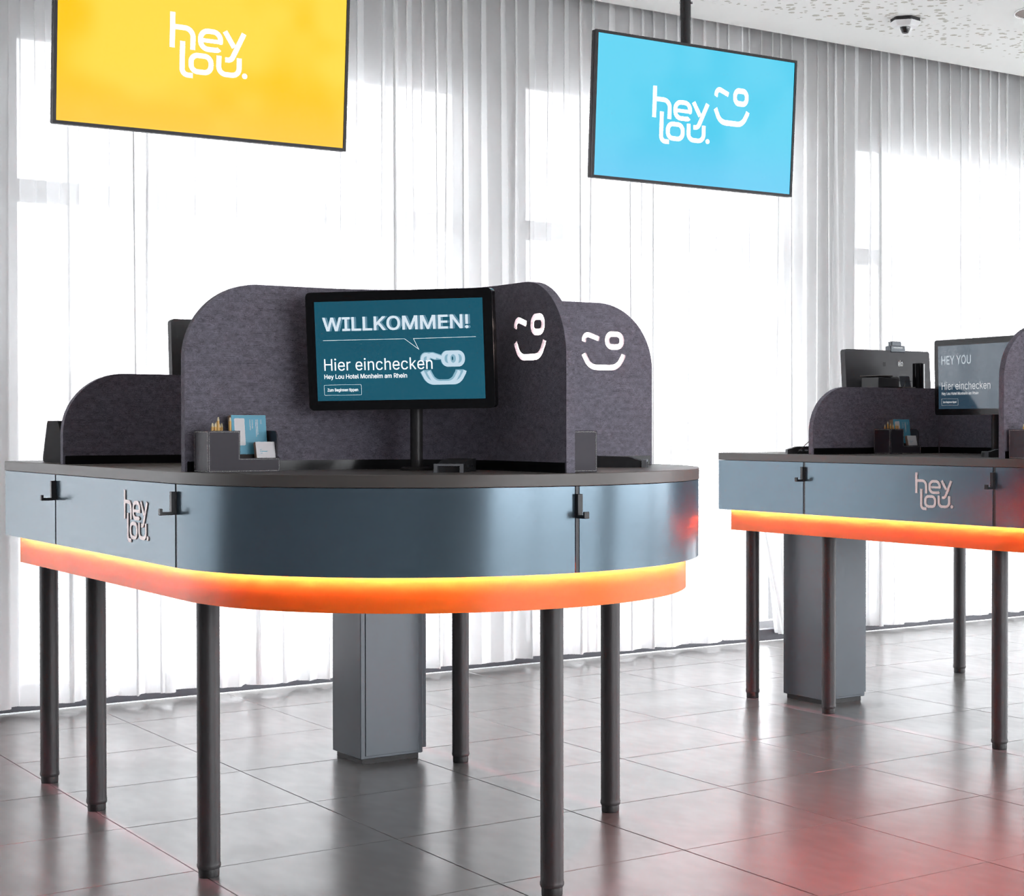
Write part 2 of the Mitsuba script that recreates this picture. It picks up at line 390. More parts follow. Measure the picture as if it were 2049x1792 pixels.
def smiley(w=17.0):
    """wink, round eye and smile; about 155 wide, 117 high, (0,0) = lower left corner"""
    g = [stroke([(3, 84)] + arc(20, 90, 16, 190, 80, 6) + [(62, 94)], w * 0.92),
         rring(84, 157, 62, 119, w, 27),
         stroke([(3, 47), (8, 38)] + arc(52, 44, 42, 205, 268, 8, 38) + arc(107, 44, 42, 272, 335, 8, 38) + [(153, 40), (156, 48)], w)]
    return unary_union(g)

def fit_poly(poly, w, h):
    x0, y0, x1, y1 = poly.bounds
    return affinity.scale(affinity.translate(poly, -x0, -y0), w / (x1 - x0), h / (y1 - y0), origin=(0, 0))

LOGO, SMILE = word_logo(), smiley()
LOGO_THIN = word_logo(27.0)

def text_fit(s, w, h, depth=0.0006, bold=False):
    m = meshkit.text_mesh(s, h, depth, bold)
    x0 = m.bounds[0][0]
    m.apply_translation([-x0, 0, 0])
    m.apply_scale([w / m.bounds[1][0], 1, 1])
    return m

# ------------------------------------------------------------------ hanging screens
def euler(yw, ti):
    yw, ti = math.radians(yw), math.radians(ti)
    return np.array([[math.cos(yw), -math.sin(yw), 0], [math.sin(yw), math.cos(yw), 0], [0, 0, 1]]) @ np.array([[1, 0, 0], [0, math.cos(ti), -math.sin(ti)], [0, math.sin(ti), math.cos(ti)]])

def front(M3, c):
    """frame whose local xy plane is the front of a screen (x right, y up, z towards the viewer)"""
    return frame(c, M3[:, 0], M3[:, 2], -M3[:, 1])

def television(label, c, yw, ti, colfn, marks):
    t = thing('hanging_screen', label, 'screen')
    F = front(euler(yw, ti), c)
    w, h = 1.0384 / 2, 0.5929 / 2
    b = 0.011
    ring = sbox(-w, -h, w, h).difference(sbox(-w + b, -h + b, w - b, h - b))
    fr = extr(ring, 0.012); fr.apply_translation([0, 0, -0.010])
    obj('bezel', move(fr, F), 'black_mat', t)
    obj('back_cover', move(trimesh.util.concatenate([rbox(-w, w, -h, h, -0.035, -0.0105, 0.004), rbox(-w * 0.6, w * 0.6, -h * 0.7, h * 0.55, -0.06, -0.034, 0.008)]), F), 'black_mat', t)
    pbr('tv_mat', (0.01, 0.01, 0.01), 0.4, spec=0.2)
    v = np.array([[-w + b, -h + b, -0.003], [w - b, -h + b, -0.003], [w - b, h - b, -0.003], [-w + b, h - b, -0.003]])
    obj('display', move(trimesh.Trimesh(v, [[0, 1, 2], [0, 2, 3]], process=False), F), 'tv_mat', t, emit=mikit.proc(lambda p, n, uv: colfn(p, n, uv) * EM * 0.92), pick=0.5)
    for nm, poly, x, y in marks:
        m = extr(poly, 0.0008); m.apply_translation([x, y, -0.0028])
        obj(nm, move(m, F), 'lamp_mat', t, emit=(1.15, 1.15, 1.15))
    # pole up to the ceiling, behind the panel
    px, py = c[0] + PX, c[1] + 0.075
    obj('pole', trimesh.util.concatenate([move(trimesh.creation.cylinder(0.0205, 0.45 + (CZ - c[2] - 0.38), sections=28), frame((px, py, (c[2] - 0.07 + CZ) / 2), [1, 0, 0], [0, 1, 0], [0, 0, 1])),
                                          move(trimesh.creation.cylinder(0.0228, CZ - (c[2] + 0.42), sections=28), frame((px, py, (c[2] + 0.42 + CZ) / 2), [1, 0, 0], [0, 1, 0], [0, 0, 1]))]), 'black_mat', t, smooth=40)
    obj('mounting_plate', trimesh.util.concatenate([rbox(px - 0.12, px + 0.12, py - 0.035, py - 0.012, c[2] - 0.14, c[2] + 0.14, 0.004), rbox(px - 0.035, px + 0.035, py - 0.035, py + 0.03, c[2] - 0.06, c[2] + 0.06, 0.004)]), 'black_mat', t)
    obj('ceiling_plate', move(trimesh.creation.cylinder(0.07, 0.012, sections=32), frame((px, py, CZ - 0.006), [1, 0, 0], [0, 1, 0], [0, 0, 1])), 'black_mat', t, smooth=40)
    for sgn in (-1, 1):
        obj('bolt', move(trimesh.creation.cylinder(0.006, 0.008, sections=12), frame((px + sgn * 0.024 * 0.81, py - sgn * 0.024 * 0.59 - 0.004, c[2] + 0.49), [0.59, 0.81, 0], [0, 0, 1], [0.81, -0.59, 0])), 'silver_mat', t)
    return t
PX = -0.012

def yellow_fn(p, n, uv):
    a = fb(p.x * 2.6 + 3, p.z * 3.1, 2.0, octaves=3)
    b = sm(2.45, 2.2, p.z) * 0.5
    c = mx((1.0, 0.56, 0.0), (1.0, 0.68, 0.055), sm(0.35, 0.65, a))
    return mx(c, (1.0, 0.58, 0.09), b) * 1.06

def blue_fn(p, n, uv):
    a = fb(p.x * 2.4 + 9, p.z * 3.3, 5.0, octaves=3)
    c = mx((0.055, 0.60, 0.85), (0.12, 0.66, 0.90), sm(0.35, 0.65, a))
    return mx(c, (0.17, 0.62, 0.92), sm(2.5, 2.2, p.z) * 0.7)

lg = fit_poly(LOGO, 0.277, 0.217)
television('hanging screen glowing yellow with a white word logo, above the nearer desk', (2.154, 5.755, 2.505), -1.7, 4.3, yellow_fn, [('logo', lg, -0.134, -0.096)])
lb = fit_poly(LOGO, 0.297, 0.232)
sb = fit_poly(SMILE, 0.190, 0.165)
television('hanging screen glowing light blue with a word logo and a winking face', (4.275, 5.749, 2.507), -1.0, 3.6, blue_fn, [('logo', lb, -0.232, -0.128), ('face_mark', sb, 0.081, -0.022)])

# ------------------------------------------------------------------ desks
ZT, ZR, ZP, ZB = 1.0856, 1.0539, 0.8361, 0.7455
DL, DW, DR = 1.632, 0.7602, 0.7696
X1D, X2D, Y0D = 2.287, 5.321, 5.983

def opath(off, end, n=72):
    """open path along the outline in desk coordinates x = v, y = -u: from the flat end's left corner round the nose to its right corner"""
    t = np.linspace(-math.pi / 2, math.pi / 2, n)
    v = np.r_[np.full(20, -(DW - off)), (DW - off) * np.sin(t), np.full(20, DW - off)]
    u = np.r_[np.linspace(end, DL, 21)[:-1], DL + (DR - off) * np.cos(t), np.linspace(DL, end, 21)[1:]]
    return np.stack([v, -u], 1)

def loft(rings, closed=True, caps=True):
    """rings: list of (n,3) with the same n; side walls between them, flat caps by earcut"""
    n = len(rings[0]); V = np.vstack(rings); F = []
    for r in range(len(rings) - 1):
        for i in range(n if closed else n - 1):
            a, b = r * n + i, r * n + (i + 1) % n
            F += [[a, b, b + n], [a, b + n, a + n]]
    m = trimesh.Trimesh(V, F, process=False)
    if caps:
        c = []
        for ring in (rings[0], rings[-1]):
            p = Polygon(ring[:, :2])
            v, f = trimesh.creation.triangulate_polygon(p, engine='earcut')
            c.append(trimesh.Trimesh(np.c_[v, np.full(len(v), ring[0, 2])], f, process=False))
        m = trimesh.util.concatenate([m] + c)
    m.merge_vertices(); m.fix_normals()
    return m

def ringz(path, z):
    return np.c_[path, np.full(len(path), z)]

def strip(pa, pb, z0, z1):
    """closed wall between two paths of equal length"""
    n = len(pa)
    V = np.vstack([ringz(pa, z0), ringz(pb, z0), ringz(pb, z1), ringz(pa, z1)])
    F = []
    for i in range(n - 1):
        for a, b in ((0, 1), (1, 2), (2, 3), (3, 0)):
            p, q = a * n + i, b * n + i
            F += [[p, q, q + 1], [p, q + 1, p + 1]]
    for i, o in ((0, 1), (n - 1, -1)):
        q = [i, n + i, 2 * n + i, 3 * n + i]
        F += [[q[0], q[2], q[1]], [q[0], q[3], q[2]]] if o > 0 else [[q[0], q[1], q[2]], [q[0], q[2], q[3]]]
    m = trimesh.Trimesh(V, F, process=False); m.fix_normals(); return m

def sub(path_in, path_out, s0, s1):
    """the pieces of two parallel paths between the fractions s0 and s1 of arc length of the outer one"""
    d = np.r_[0, np.cumsum(np.linalg.norm(np.diff(path_out, axis=0), axis=1))]
    ts = np.unique(np.r_[s0, d[(d > s0) & (d < s1)], s1])
    g = lambda p: np.stack([np.interp(ts, d, p[:, 0]), np.interp(ts, d, p[:, 1])], 1)
    return g(path_in), g(path_out)

SEAM1, SEAM2 = 0.585, 1.657
OP = opath(0.0016, 0.009); IP = opath(0.0196, 0.009)
_d = np.r_[0, np.cumsum(np.linalg.norm(np.diff(OP, axis=0), axis=1))]
LTOT = _d[-1]
S_A, S_B, S_C = SEAM1 - 0.009, SEAM2 - 0.009, LTOT / 2
_t = opath(0, 0)
_top = opath(0.0015, 0.0015)
M_TOP = loft([ringz(_top, ZR), ringz(_t, ZR + 0.0015), ringz(_t, ZT - 0.0015), ringz(_top, ZT)])
cuts = [0.0, S_A, S_B, S_C, LTOT - S_B, LTOT - S_A, LTOT]
GAP = 0.007
M_PANELS = []
for a, b in zip(cuts[:-1], cuts[1:]):
    i_, o_ = sub(IP, OP, a + (GAP if a > 0 else 0), b - (GAP if b < LTOT else 0))
    M_PANELS.append(strip(i_, o_, ZP, ZR - 0.0012))
M_PANELS.append(bx(-(DW - 0.0016), DW - 0.0016, -0.0088, 0.0, ZP, ZR - 0.0012))
OP2 = opath(0.0036, 0.009)
M_DIV = []
for s in cuts[1:-1]:
    i_, o_ = sub(IP, OP2, s - GAP + 0.0006, s + GAP - 0.0006)
    M_DIV.append(strip(i_, o_, ZP, ZR - 0.0012))
M_CARC = loft([ringz(opath(0.0197, 0.0095), ZP + 0.0375), ringz(opath(0.0197, 0.0095), ZP + 0.053)])
bo, bi = opath(0.0379, 0.044), opath(0.0499, 0.056)
M_BAND = trimesh.util.concatenate([strip(bi, bo, ZB, ZP + 0.037), bx(-(DW - 0.0379), DW - 0.0379, -0.056, -0.044, ZB, ZP + 0.037)])
M_BASE = loft([ringz(opath(0.0502, 0.0565), ZB + 0.004), ringz(opath(0.0502, 0.0565), ZB + 0.016)])
def one_sided(p, z0, z1, flip):
    n = len(p); V = np.vstack([ringz(p, z0), ringz(p, z1)])
    F = [t for i in range(n - 1) for t in ([i, i + 1, n + i + 1], [i, n + i + 1, n + i])]
    F = np.array(F)
    return trimesh.Trimesh(V, F[:, ::-1] if flip else F, process=False)
# light strip up in the gap between the front panels and the recessed band, tilted at the band
def tilted(pa, pb, za, zb):
    n = len(pa); V = np.vstack([ringz(pa, za), ringz(pb, zb)])
    F = np.array([t for i in range(n - 1) for t in ([i, i + 1, n + i + 1], [i, n + i + 1, n + i])])
    m = trimesh.Trimesh(V, F, process=False)
    if m.face_normals[0][2] > 0:
        m.invert()
    return m
M_LED = tilted(opath(0.0200, 0.03), opath(0.0262, 0.03), ZP + 0.024, ZP + 0.0345)
M_LIP = strip(opath(0.0275, 0.03), opath(0.0198, 0.03), ZP + 0.0002, ZP + 0.0017)
LEG_PROF = [(0, 0.0), (0.0265, 0.0), (0.0275, 0.004), (0.0275, 0.02), (0.025, 0.024), (0, 0.024)]
M_FOOT = lathe(LEG_PROF, 28)
M_LEG = lathe([(0, 0.022), (0.0290, 0.022), (0.0312, 0.027), (0.0312, 0.034), (0.0298, 0.038), (0.0298, ZB + 0.006), (0, ZB + 0.006)], 36)
LEGS = [(0.10, -0.645), (0.612, -0.645), (1.58, -0.645), (2.278, -0.0), (1.58, 0.645), (0.612, 0.645), (0.10, 0.645)]

def hook_mesh():
    """coat hook in local axes: x across, y outward, z up; origin at the panel face, bottom"""
    w = 0.0075
    return trimesh.util.concatenate([rbox(-w, w, 0, 0.0145, 0, 0.060, 0.0008), rbox(-w, w, 0.010, 0.044, -0.0005, 0.0075, 0.0006), rbox(-w, w, 0.038, 0.0445, 0.0, 0.0165, 0.0006)])
HOOK = hook_mesh()
def outline_at(s):
    i = np.interp(s, _d, np.arange(len(OP)))
    p = np.array([np.interp(s, _d, OP[:, 0]), np.interp(s, _d, OP[:, 1])])
    q0 = np.array([np.interp(s - 0.01, _d, OP[:, 0]), np.interp(s - 0.01, _d, OP[:, 1])]); q1 = np.array([np.interp(s + 0.01, _d, OP[:, 0]), np.interp(s + 0.01, _d, OP[:, 1])])
    t = (q1 - q0) / np.linalg.norm(q1 - q0)
    n = np.array([t[1], -t[0]])
    if n @ (p - np.array([0, -1.2])) < 0:
        n = -n
    return p, n, np.array([-n[1], n[0]])

PLY = {}
def shared(name, mesh, mat, smooth=False):
    if name not in PLY:
        PLY[name] = mikit.ply(mesh, mat, smooth=smooth)
    return PLY[name]

LED_RGB = (1150.0, 300.0, 420.0)

def desk(label, X0, col):
    t = thing('reception_desk', label, 'desk')
    to = T().translate([X0, Y0D, 0])
    P = lambda name, key, mesh, mat, smooth=False, **kw: obj(name, None, None, t, to=to, plydict=shared(key, mesh, mat, smooth), **kw)
    P('worktop', 'top', M_TOP, 'rim_mat', 30)
    for i, m in enumerate(M_PANELS):
        P('front_panel', 'pan%d' % i, m, 'panel_mat', 30)
    for i, m in enumerate(M_DIV):
        P('divider', 'div%d' % i, m, 'divider_mat')
    P('bottom_board', 'carc', M_CARC, 'panel_mat')
    P('recessed_band', 'band', M_BAND, 'band_mat', 30, label='orange lit recessed band')
    P('strip_profile', 'lip', M_LIP, 'divider_mat')
    P('base_board', 'base', M_BASE, 'divider_mat')
    P('light_strip', 'led', M_LED, 'lamp_mat', emit=LED_RGB, pick=6.0, label='orange light strip under the panels')
    for (u, v) in LEGS:
        k = obj('leg', None, None, t, to=T().translate([X0 + v, Y0D - u, 0]), plydict=shared('leg', M_LEG, 'leg_mat', 40))
        obj('foot', None, None, k, to=T().translate([X0 + v, Y0D - u, 0]), plydict=shared('foot', M_FOOT, 'foot_mat', 40))
    for i, s in enumerate(cuts[1:-1]):
        p, n, tt = outline_at(s)
        m = move(HOOK, frame((p[0], p[1], 0.974), [tt[0], tt[1], 0], [n[0], n[1], 0], [0, 0, 1]))
        P('bag_hook', 'hook%d' % i, m, 'hook_mat')
    # engraved logo plate letters on the straight side
    lgp = fit_poly(LOGO_THIN, 0.203, 0.143)
    m = extr(lgp, 0.0022)
    M = frame((-(DW - 0.0016) - 0.0005, -1.249, 0.883), [0, -1, 0], [0, 0, 1], [-1, 0, 0])
    P('logo', 'plogo', move(m, M), 'letter_mat')
    # cable column
    u0, u1, v0, v1 = col
    ck = obj('cable_column', rbox(X0 + v0, X0 + v1, Y0D - u1, Y0D - u0, 0.02, ZB + 0.006, 0.002), 'column_mat', t)
    obj('plinth', bx(X0 + v0 + 0.012, X0 + v1 - 0.012, Y0D - u1 + 0.012, Y0D - u0 - 0.012, 0, 0.024), 'foot_mat', ck)
    obj('cover_plate', rbox(X0 + v0 + 0.018, X0 + v1 - 0.018, Y0D - u1 - 0.004, Y0D - u1 + 0.002, 0.03, ZB - 0.002, 0.001), 'column_mat', ck)
    obj('side_plate', rbox(X0 + v1 - 0.002, X0 + v1 + 0.022, Y0D - u1 + 0.016, Y0D - u0, 0.035, ZB, 0.001), 'column_mat', ck)
    return t

desk('nearer dark blue-grey reception desk with rounded end and orange glowing band', X1D, (0.23, 0.465, 0.325, 0.57))
desk('second blue-grey reception desk with orange band, at the right edge', X2D, (0.18, 0.455, -0.535, -0.30))

# ------------------------------------------------------------------ felt screens on the desks
def path_fillet(pts, r, step=0.02):
    """polyline of two legs with a rounded corner, resampled"""
    a, b, c = [np.array(p, float) for p in pts]
    d1, d2 = (a - b) / np.linalg.norm(a - b), (c - b) / np.linalg.norm(c - b)
    t1, t2 = b + d1 * r, b + d2 * r
    cen = t1 + d2 * r
    th = np.linspace(0, 1, 16)
    arcp = np.array([cen - d2 * r * math.cos(x * math.pi / 2) - d1 * r * math.sin(x * math.pi / 2) for x in th])
    def dense(p, q):
        n = max(2, int(np.linalg.norm(q - p) / step)); return p + (q - p) * np.linspace(0, 1, n)[:, None]
    return np.vstack([dense(a, t1)[:-1], arcp, dense(t2, c)[1:]])

def ends_dense(P, r):
    """more points where the ends are rounded"""
    d = np.r_[0, np.cumsum(np.linalg.norm(np.diff(P, axis=0), axis=1))]
    L = d[-1]
    e = r * (1 - np.cos(np.linspace(0, math.pi / 2, 22)))
    ts = np.unique(np.round(np.r_[d, e, L - e], 6))
    ts = ts[(ts >= 0) & (ts <= L)]
    keep = [ts[0]]
    for x in ts[1:]:
        if x - keep[-1] > 2e-4:
            keep.append(x)
    ts = np.array(keep); ts[-1] = L
    return np.stack([np.interp(ts, d, P[:, 0]), np.interp(ts, d, P[:, 1])], 1), ts, L

def felt_wall(P, th, z0, z1, r, round_a=True, round_b=True):
    P, s, L = ends_dense(np.asarray(P, float), r)
    t = np.gradient(P, axis=0); t /= np.linalg.norm(t, axis=1, keepdims=True)
    nn = np.stack([-t[:, 1], t[:, 0]], 1) * th / 2
    top = np.full(len(s), z1)
    for on, q in ((round_a, s), (round_b, L - s)):
        if on:
            k = q < r
            top[k] = np.minimum(top[k], z1 - r + np.sqrt(np.maximum(r * r - (r - q[k]) ** 2, 0)))
    n = len(P)
    V = np.vstack([np.c_[P + nn, np.full(n, z0)], np.c_[P - nn, np.full(n, z0)], np.c_[P - nn, top], np.c_[P + nn, top]])
    F = []
    for i in range(n - 1):
        for a, b in ((0, 1), (1, 2), (2, 3), (3, 0)):
            p, q = a * n + i, b * n + i
            F += [[p, q, q + 1], [p, q + 1, p + 1]]
    F += [[0, 2 * n, n], [0, 3 * n, 2 * n]]
    e = n - 1
    F += [[e, n + e, 2 * n + e], [e, 2 * n + e, 3 * n + e]]
    m = trimesh.Trimesh(V, F, process=False); m.fix_normals(); return m

ZTALL, ZLOW, ZSK = 1.577, 1.368, 1.112
def uv(u, v): return (v, -u)
TH = 0.0125
PA = path_fillet([uv(1.6885, -0.748), uv(1.6885, -0.018), uv(2.388, -0.018)], 0.36)
PC = path_fillet([uv(2.388, -0.0054), uv(1.668, -0.0054), uv(1.668, 0.738)], 0.36)
PB = path_fillet([uv(1.6758, -0.748), uv(1.6758, -0.018), uv(0.63, -0.018)], 0.30)
PE = path_fillet([uv(1.655, 0.738), uv(1.655, -0.004), uv(0.63, -0.004)], 0.30)

def z_cut(wall, poly, M, depth=0.05):
    c = extr(poly, depth); c.apply_translation([0, 0, -depth / 2])
    return to_tri(to_man(wall) - to_man(move(c, M)))

def skirt(P, th):
    """thin dark plates along the foot of both faces, a little short of the ends"""
    Q, ss, L = ends_dense(np.asarray(P, float), 0.02)
    k = (ss > 0.006) & (ss < L - 0.006)
    return felt_wall(Q[k], th + 0.0012, ZT + 0.0001, ZSK, 0.001, False, False)

SM_POLY = fit_poly(SMILE, 0.160, 0.119)
# face on arm3 (station A side, seen from -v): x axis along +u (= -y); face on arm4 (station C side): x axis along +v
M_SA = frame((-0.0242, -2.131, 1.3735), [0, -1, 0], [0, 0, 1], [-1, 0, 0])
M_SC = frame((0.480, -1.6742, 1.3735), [1, 0, 0], [0, 0, 1], [0, -1, 0])
W_A = felt_wall(PA, TH, ZT, ZTALL, 0.20)
W_C = felt_wall(PC, TH, ZT, ZTALL, 0.20)
W_A_cut = z_cut(W_A, SM_POLY, M_SA, 0.022)
W_C_cut = z_cut(W_C, SM_POLY, M_SC, 0.022)
W_B = felt_wall(PB, TH, ZT, ZTALL, 0.20, True, False)
W_E = felt_wall(PE, TH, ZT, ZTALL, 0.20, True, False)
SK_A = skirt(PA, TH)
SK_C = skirt(PC, TH)
SK_B = skirt(PB, TH)
SK_E = skirt(PE, TH)
def glow(M, d):
    m = extr(SM_POLY.buffer(-0.0003), 0.002); m.apply_translation([0, 0, -d - 0.002]); return move(m, M)
G_A, G_C = glow(M_SA, 0.0085), glow(M_SC, 0.0085)
PL = np.array([uv(0.615, -0.748)] + [uv(0.615, v) for v in np.arange(-0.72, -0.03, 0.03)] + [uv(0.615, 0.0)])
W_L = felt_wall(PL, 0.026, ZT, ZLOW, 0.19, True, False)
SK_L = skirt(PL, 0.026)
SHELF = rbox(-0.44, -0.0, -0.601, -0.455, ZLOW - 0.026, ZLOW - 0.001, 0.001)
BRACK = [bx(-0.44, -0.42, -0.601, -0.46, ZT, ZLOW - 0.026), bx(-0.03, -0.01, -0.601, -0.46, ZT, ZLOW - 0.026)]

def screens(X0, lab_tall, lab_low, full=True):
    to = T().translate([X0, Y0D, 0])
    t = thing('privacy_screen', lab_tall, 'privacy screen')
    P = lambda name, key, mesh, mat, smooth=False, parent=None, **kw: obj(name, None, None, parent or t, to=to, plydict=shared(key, mesh, mat, smooth), **kw)
    a = P('felt_panel', 'wa', W_A_cut, 'felt', 30)
    P('glowing_face', 'ga', G_A, 'lamp_mat', parent=a, emit=(12.0, 9.6, 8.4), pick=0.4, label='winking face of white light')
    b = P('felt_panel', 'wc', W_C_cut, 'felt', 30)
    P('glowing_face', 'gc', G_C, 'lamp_mat', parent=b, emit=(12.0, 9.6, 8.4), pick=0.4, label='winking face of white light')
    P('felt_panel', 'wb', W_B, 'felt', 30)
    P('felt_panel', 'we', W_E, 'felt', 30)
    for n_, m in (('a', SK_A), ('c', SK_C), ('b', SK_B), ('e', SK_E)):
        P('skirting', 'sk' + n_, m, 'black_gloss', 30)
    t = thing('privacy_screen', lab_low, 'privacy screen')
    obj('felt_panel', None, None, t, to=to, plydict=shared('wl', W_L, 'felt', 30))
    obj('skirting', None, None, t, to=to, plydict=shared('skl', SK_L, 'black_gloss'))
    obj('shelf', None, None, t, to=to, plydict=shared('shelf', SHELF, 'rim_mat'))
    for i, m in enumerate(BRACK):
        obj('bracket', None, None, t, to=to, plydict=shared('brack%d' % i, m, 'rim_mat'))

screens(X1D, 'tall curved felt screen with two glowing winking faces on the nearer desk', 'low felt screen with a rounded corner on the left of the nearer desk')
screens(X2D, 'tall felt screen cut off by the right edge, on the second desk', 'low felt screen with a rounded corner on the second desk')

# ------------------------------------------------------------------ monitors on the desks
SW, SH, BZ = 0.462, 0.260, 0.0245
def monitor(label, c, M3, sfn=None, pole=None, pole_z=ZT, body='black_gloss', marks=None, webcam=False, backmark=False):
    t = thing('monitor', label, 'monitor')
    F = front(M3, c)
    w, h = SW / 2 + BZ, SH / 2 + BZ
    hull = extr(sbox(-w + 0.012, -h + 0.012, w - 0.012, h - 0.012).buffer(0.012, quad_segs=5), 0.030)
    hull.apply_translation([0, 0, -0.030])
    obj('housing', move(hull, F), body, t)
    obj('back_cover', move(rbox(-0.13, 0.13, -0.13, 0.02, -0.046, -0.0305, 0.006), F), body, t)
    obj('edge_trim', move(extr(sbox(-w + 0.012, -h + 0.012, w - 0.012, h - 0.012).buffer(0.0125, quad_segs=5).difference(sbox(-w + 0.012, -h + 0.012, w - 0.012, h - 0.012).buffer(0.0118, quad_segs=5)), 0.003), F @ frame((0, 0, -0.004), [1, 0, 0], [0, 1, 0], [0, 0, 1])), 'black_mat', t)
    v = np.array([[-SW / 2, -SH / 2, 0.0006], [SW / 2, -SH / 2, 0.0006], [SW / 2, SH / 2, 0.0006], [-SW / 2, SH / 2, 0.0006]])
    dk = obj('display', move(trimesh.Trimesh(v, [[0, 1, 2], [0, 2, 3]], process=False), F), 'screen_mat', t, emit=sfn, pick=0.05)
    for nm, m, e in (marks or []):
        obj(nm, move(m, F @ frame((0, 0, 0.0008), [1, 0, 0], [0, 1, 0], [0, 0, 1])), 'screen_mat', dk, emit=e)
    if pole is not None:
        x, y = pole
        obj('pole', move(trimesh.creation.cylinder(0.0165, c[2] - pole_z, sections=28), frame((x, y, (c[2] + pole_z) / 2), [1, 0, 0], [0, 1, 0], [0, 0, 1])), 'leg_mat', t, smooth=40)
        obj('pole_base', move(lathe([(0, 0), (0.043, 0), (0.043, 0.006), (0.038, 0.009), (0, 0.009)], 32), frame((x, y, pole_z), [1, 0, 0], [0, 1, 0], [0, 0, 1])), 'leg_mat', t, smooth=40)
        b0 = np.array(c) + M3[:, 1] * 0.04
        d_ = np.array([x, y, c[2]]) - b0
        L_ = np.linalg.norm(d_)
        if L_ > 0.005:
            xa = d_ / L_; za = np.array([0, 0, 1.0]); ya = np.cross(za, xa)
            obj('arm', move(rbox(0, L_, -0.02, 0.02, -0.02, 0.02, 0.004), frame(b0, xa, ya, za)), 'black_mat', t)
    if webcam:
        obj('webcam', move(trimesh.util.concatenate([rbox(-0.105, -0.015, h - 0.008, h + 0.022, -0.034, 0.004, 0.003), rbox(-0.09, -0.03, h + 0.02, h + 0.042, -0.026, 0.0, 0.003)]), F), 'column_mat', t)
        obj('webcam_slot', move(bx(-0.088, -0.032, h + 0.010, h + 0.015, -0.0352, -0.034), F), 'white_plastic', t)
    if backmark:
        tm = text_fit('elo', 0.030, 0.026, 0.001, True)
        tm.apply_transform(frame((0.017 + backmark, 0.085, -0.0302), [-1, 0, 0], [0, 1, 0], [0, 0, -1]))
        obj('back_logo', move(tm, F), 'white_plastic', t)
        obj('lock_slot', move(bx(backmark + 0.092, backmark + 0.108, 0.083, 0.101, -0.0304, -0.030), F), 'black_gloss', t)
    return t

def poly_mesh(p, x=0, y=0, z=0.0, th=0.0004):
    m = extr(p, th); m.apply_translation([x, y, z]); return m

def txt(s, x, y, w, cap, z=0.0003, bold=False):
    m = text_fit(s, w, cap, 0.0003, bold); m.apply_translation([x, y, z]); return m

def checkin_marks(dim=1.0, first='WILLKOMMEN!', extra=True):
    X = lambda f: -SW / 2 + f * SW
    Y = lambda f: SH / 2 - f * SH
    wht = (0.95 * dim, 0.97 * dim, 1.0 * dim)
    soft = (0.52 * dim, 0.62 * dim, 0.72 * dim)
    out = []
    if extra:
        echo = [txt(first, X(0.047) + 0.0018 * k, Y(0.295), SW * 0.868, SH * 0.132, 0.0, True) for k in (1, 2, 3)]
        out.append(('title_echo', trimesh.util.concatenate(echo), (0.10, 0.22, 0.30)))
    out.append(('title', txt(first, X(0.047), Y(0.295), SW * (0.868 if extra else 0.4), SH * 0.132, 0.0006, True), (0.62 * dim, 0.72 * dim, 0.80 * dim)))
    if extra:
        ln = LineString([(X(0.045), Y(0.39)), (X(0.535), Y(0.39)), (X(0.617), Y(0.497)), (X(0.588), Y(0.39)), (X(0.955), Y(0.385))]).buffer(0.00055, cap_style=2, join_style=2)
        out.append(('speech_line', poly_mesh(ln), wht))
        g = []
        for k in range(5):
            dx = 0.0045 * k
            sp = fit_poly(smiley(19), 0.108, 0.088)
            g.append(affinity.translate(sp, dx, 0))
        out.append(('face_echo', poly_mesh(unary_union(g), X(0.622), Y(0.855)), (0.22, 0.40, 0.50)))
        ring = unary_union([affinity.translate(fit_poly(smiley(13), 0.108, 0.088), dx, 0) for dx in (0.002, 0.018)])
        out.append(('face_mark', poly_mesh(ring, X(0.622), Y(0.855), 0.0004), (0.5, 0.64, 0.74)))
    out.append(('headline', txt('Hier einchecken', X(0.048), Y(0.695), SW * 0.648, SH * 0.118, 0.0009), wht))
    out.append(('subline', txt('Hey Lou Hotel Monheim am Rhein', X(0.046), Y(0.777), SW * 0.497, SH * 0.043, 0.0009, True), wht))
    bt = sbox(X(0.042) + 0.003, Y(0.945) + 0.003, X(0.268) - 0.003, Y(0.838) - 0.003).buffer(0.003)
    out.append(('button_outline', poly_mesh(bt.difference(bt.buffer(-0.0007)), 0, 0, 0.0006), wht))
    out.append(('button_text', txt('Zum Beginnen tippen', X(0.062), Y(0.905), SW * 0.185, SH * 0.03, 0.0009, True), wht))
    return out

def teal_fn(p, n, uv):
    a = fb(p.x * 6, p.y * 6, p.z * 6, octaves=2)
    return mx((0.002, 0.065, 0.105), (0.003, 0.09, 0.14), a) * EM

def eul3(yw, ti, ro):
    M = euler(yw, ti); r = math.radians(ro)
    return M @ np.array([[math.cos(r), 0, math.sin(r)], [0, 1, 0], [-math.sin(r), 0, math.cos(r)]])

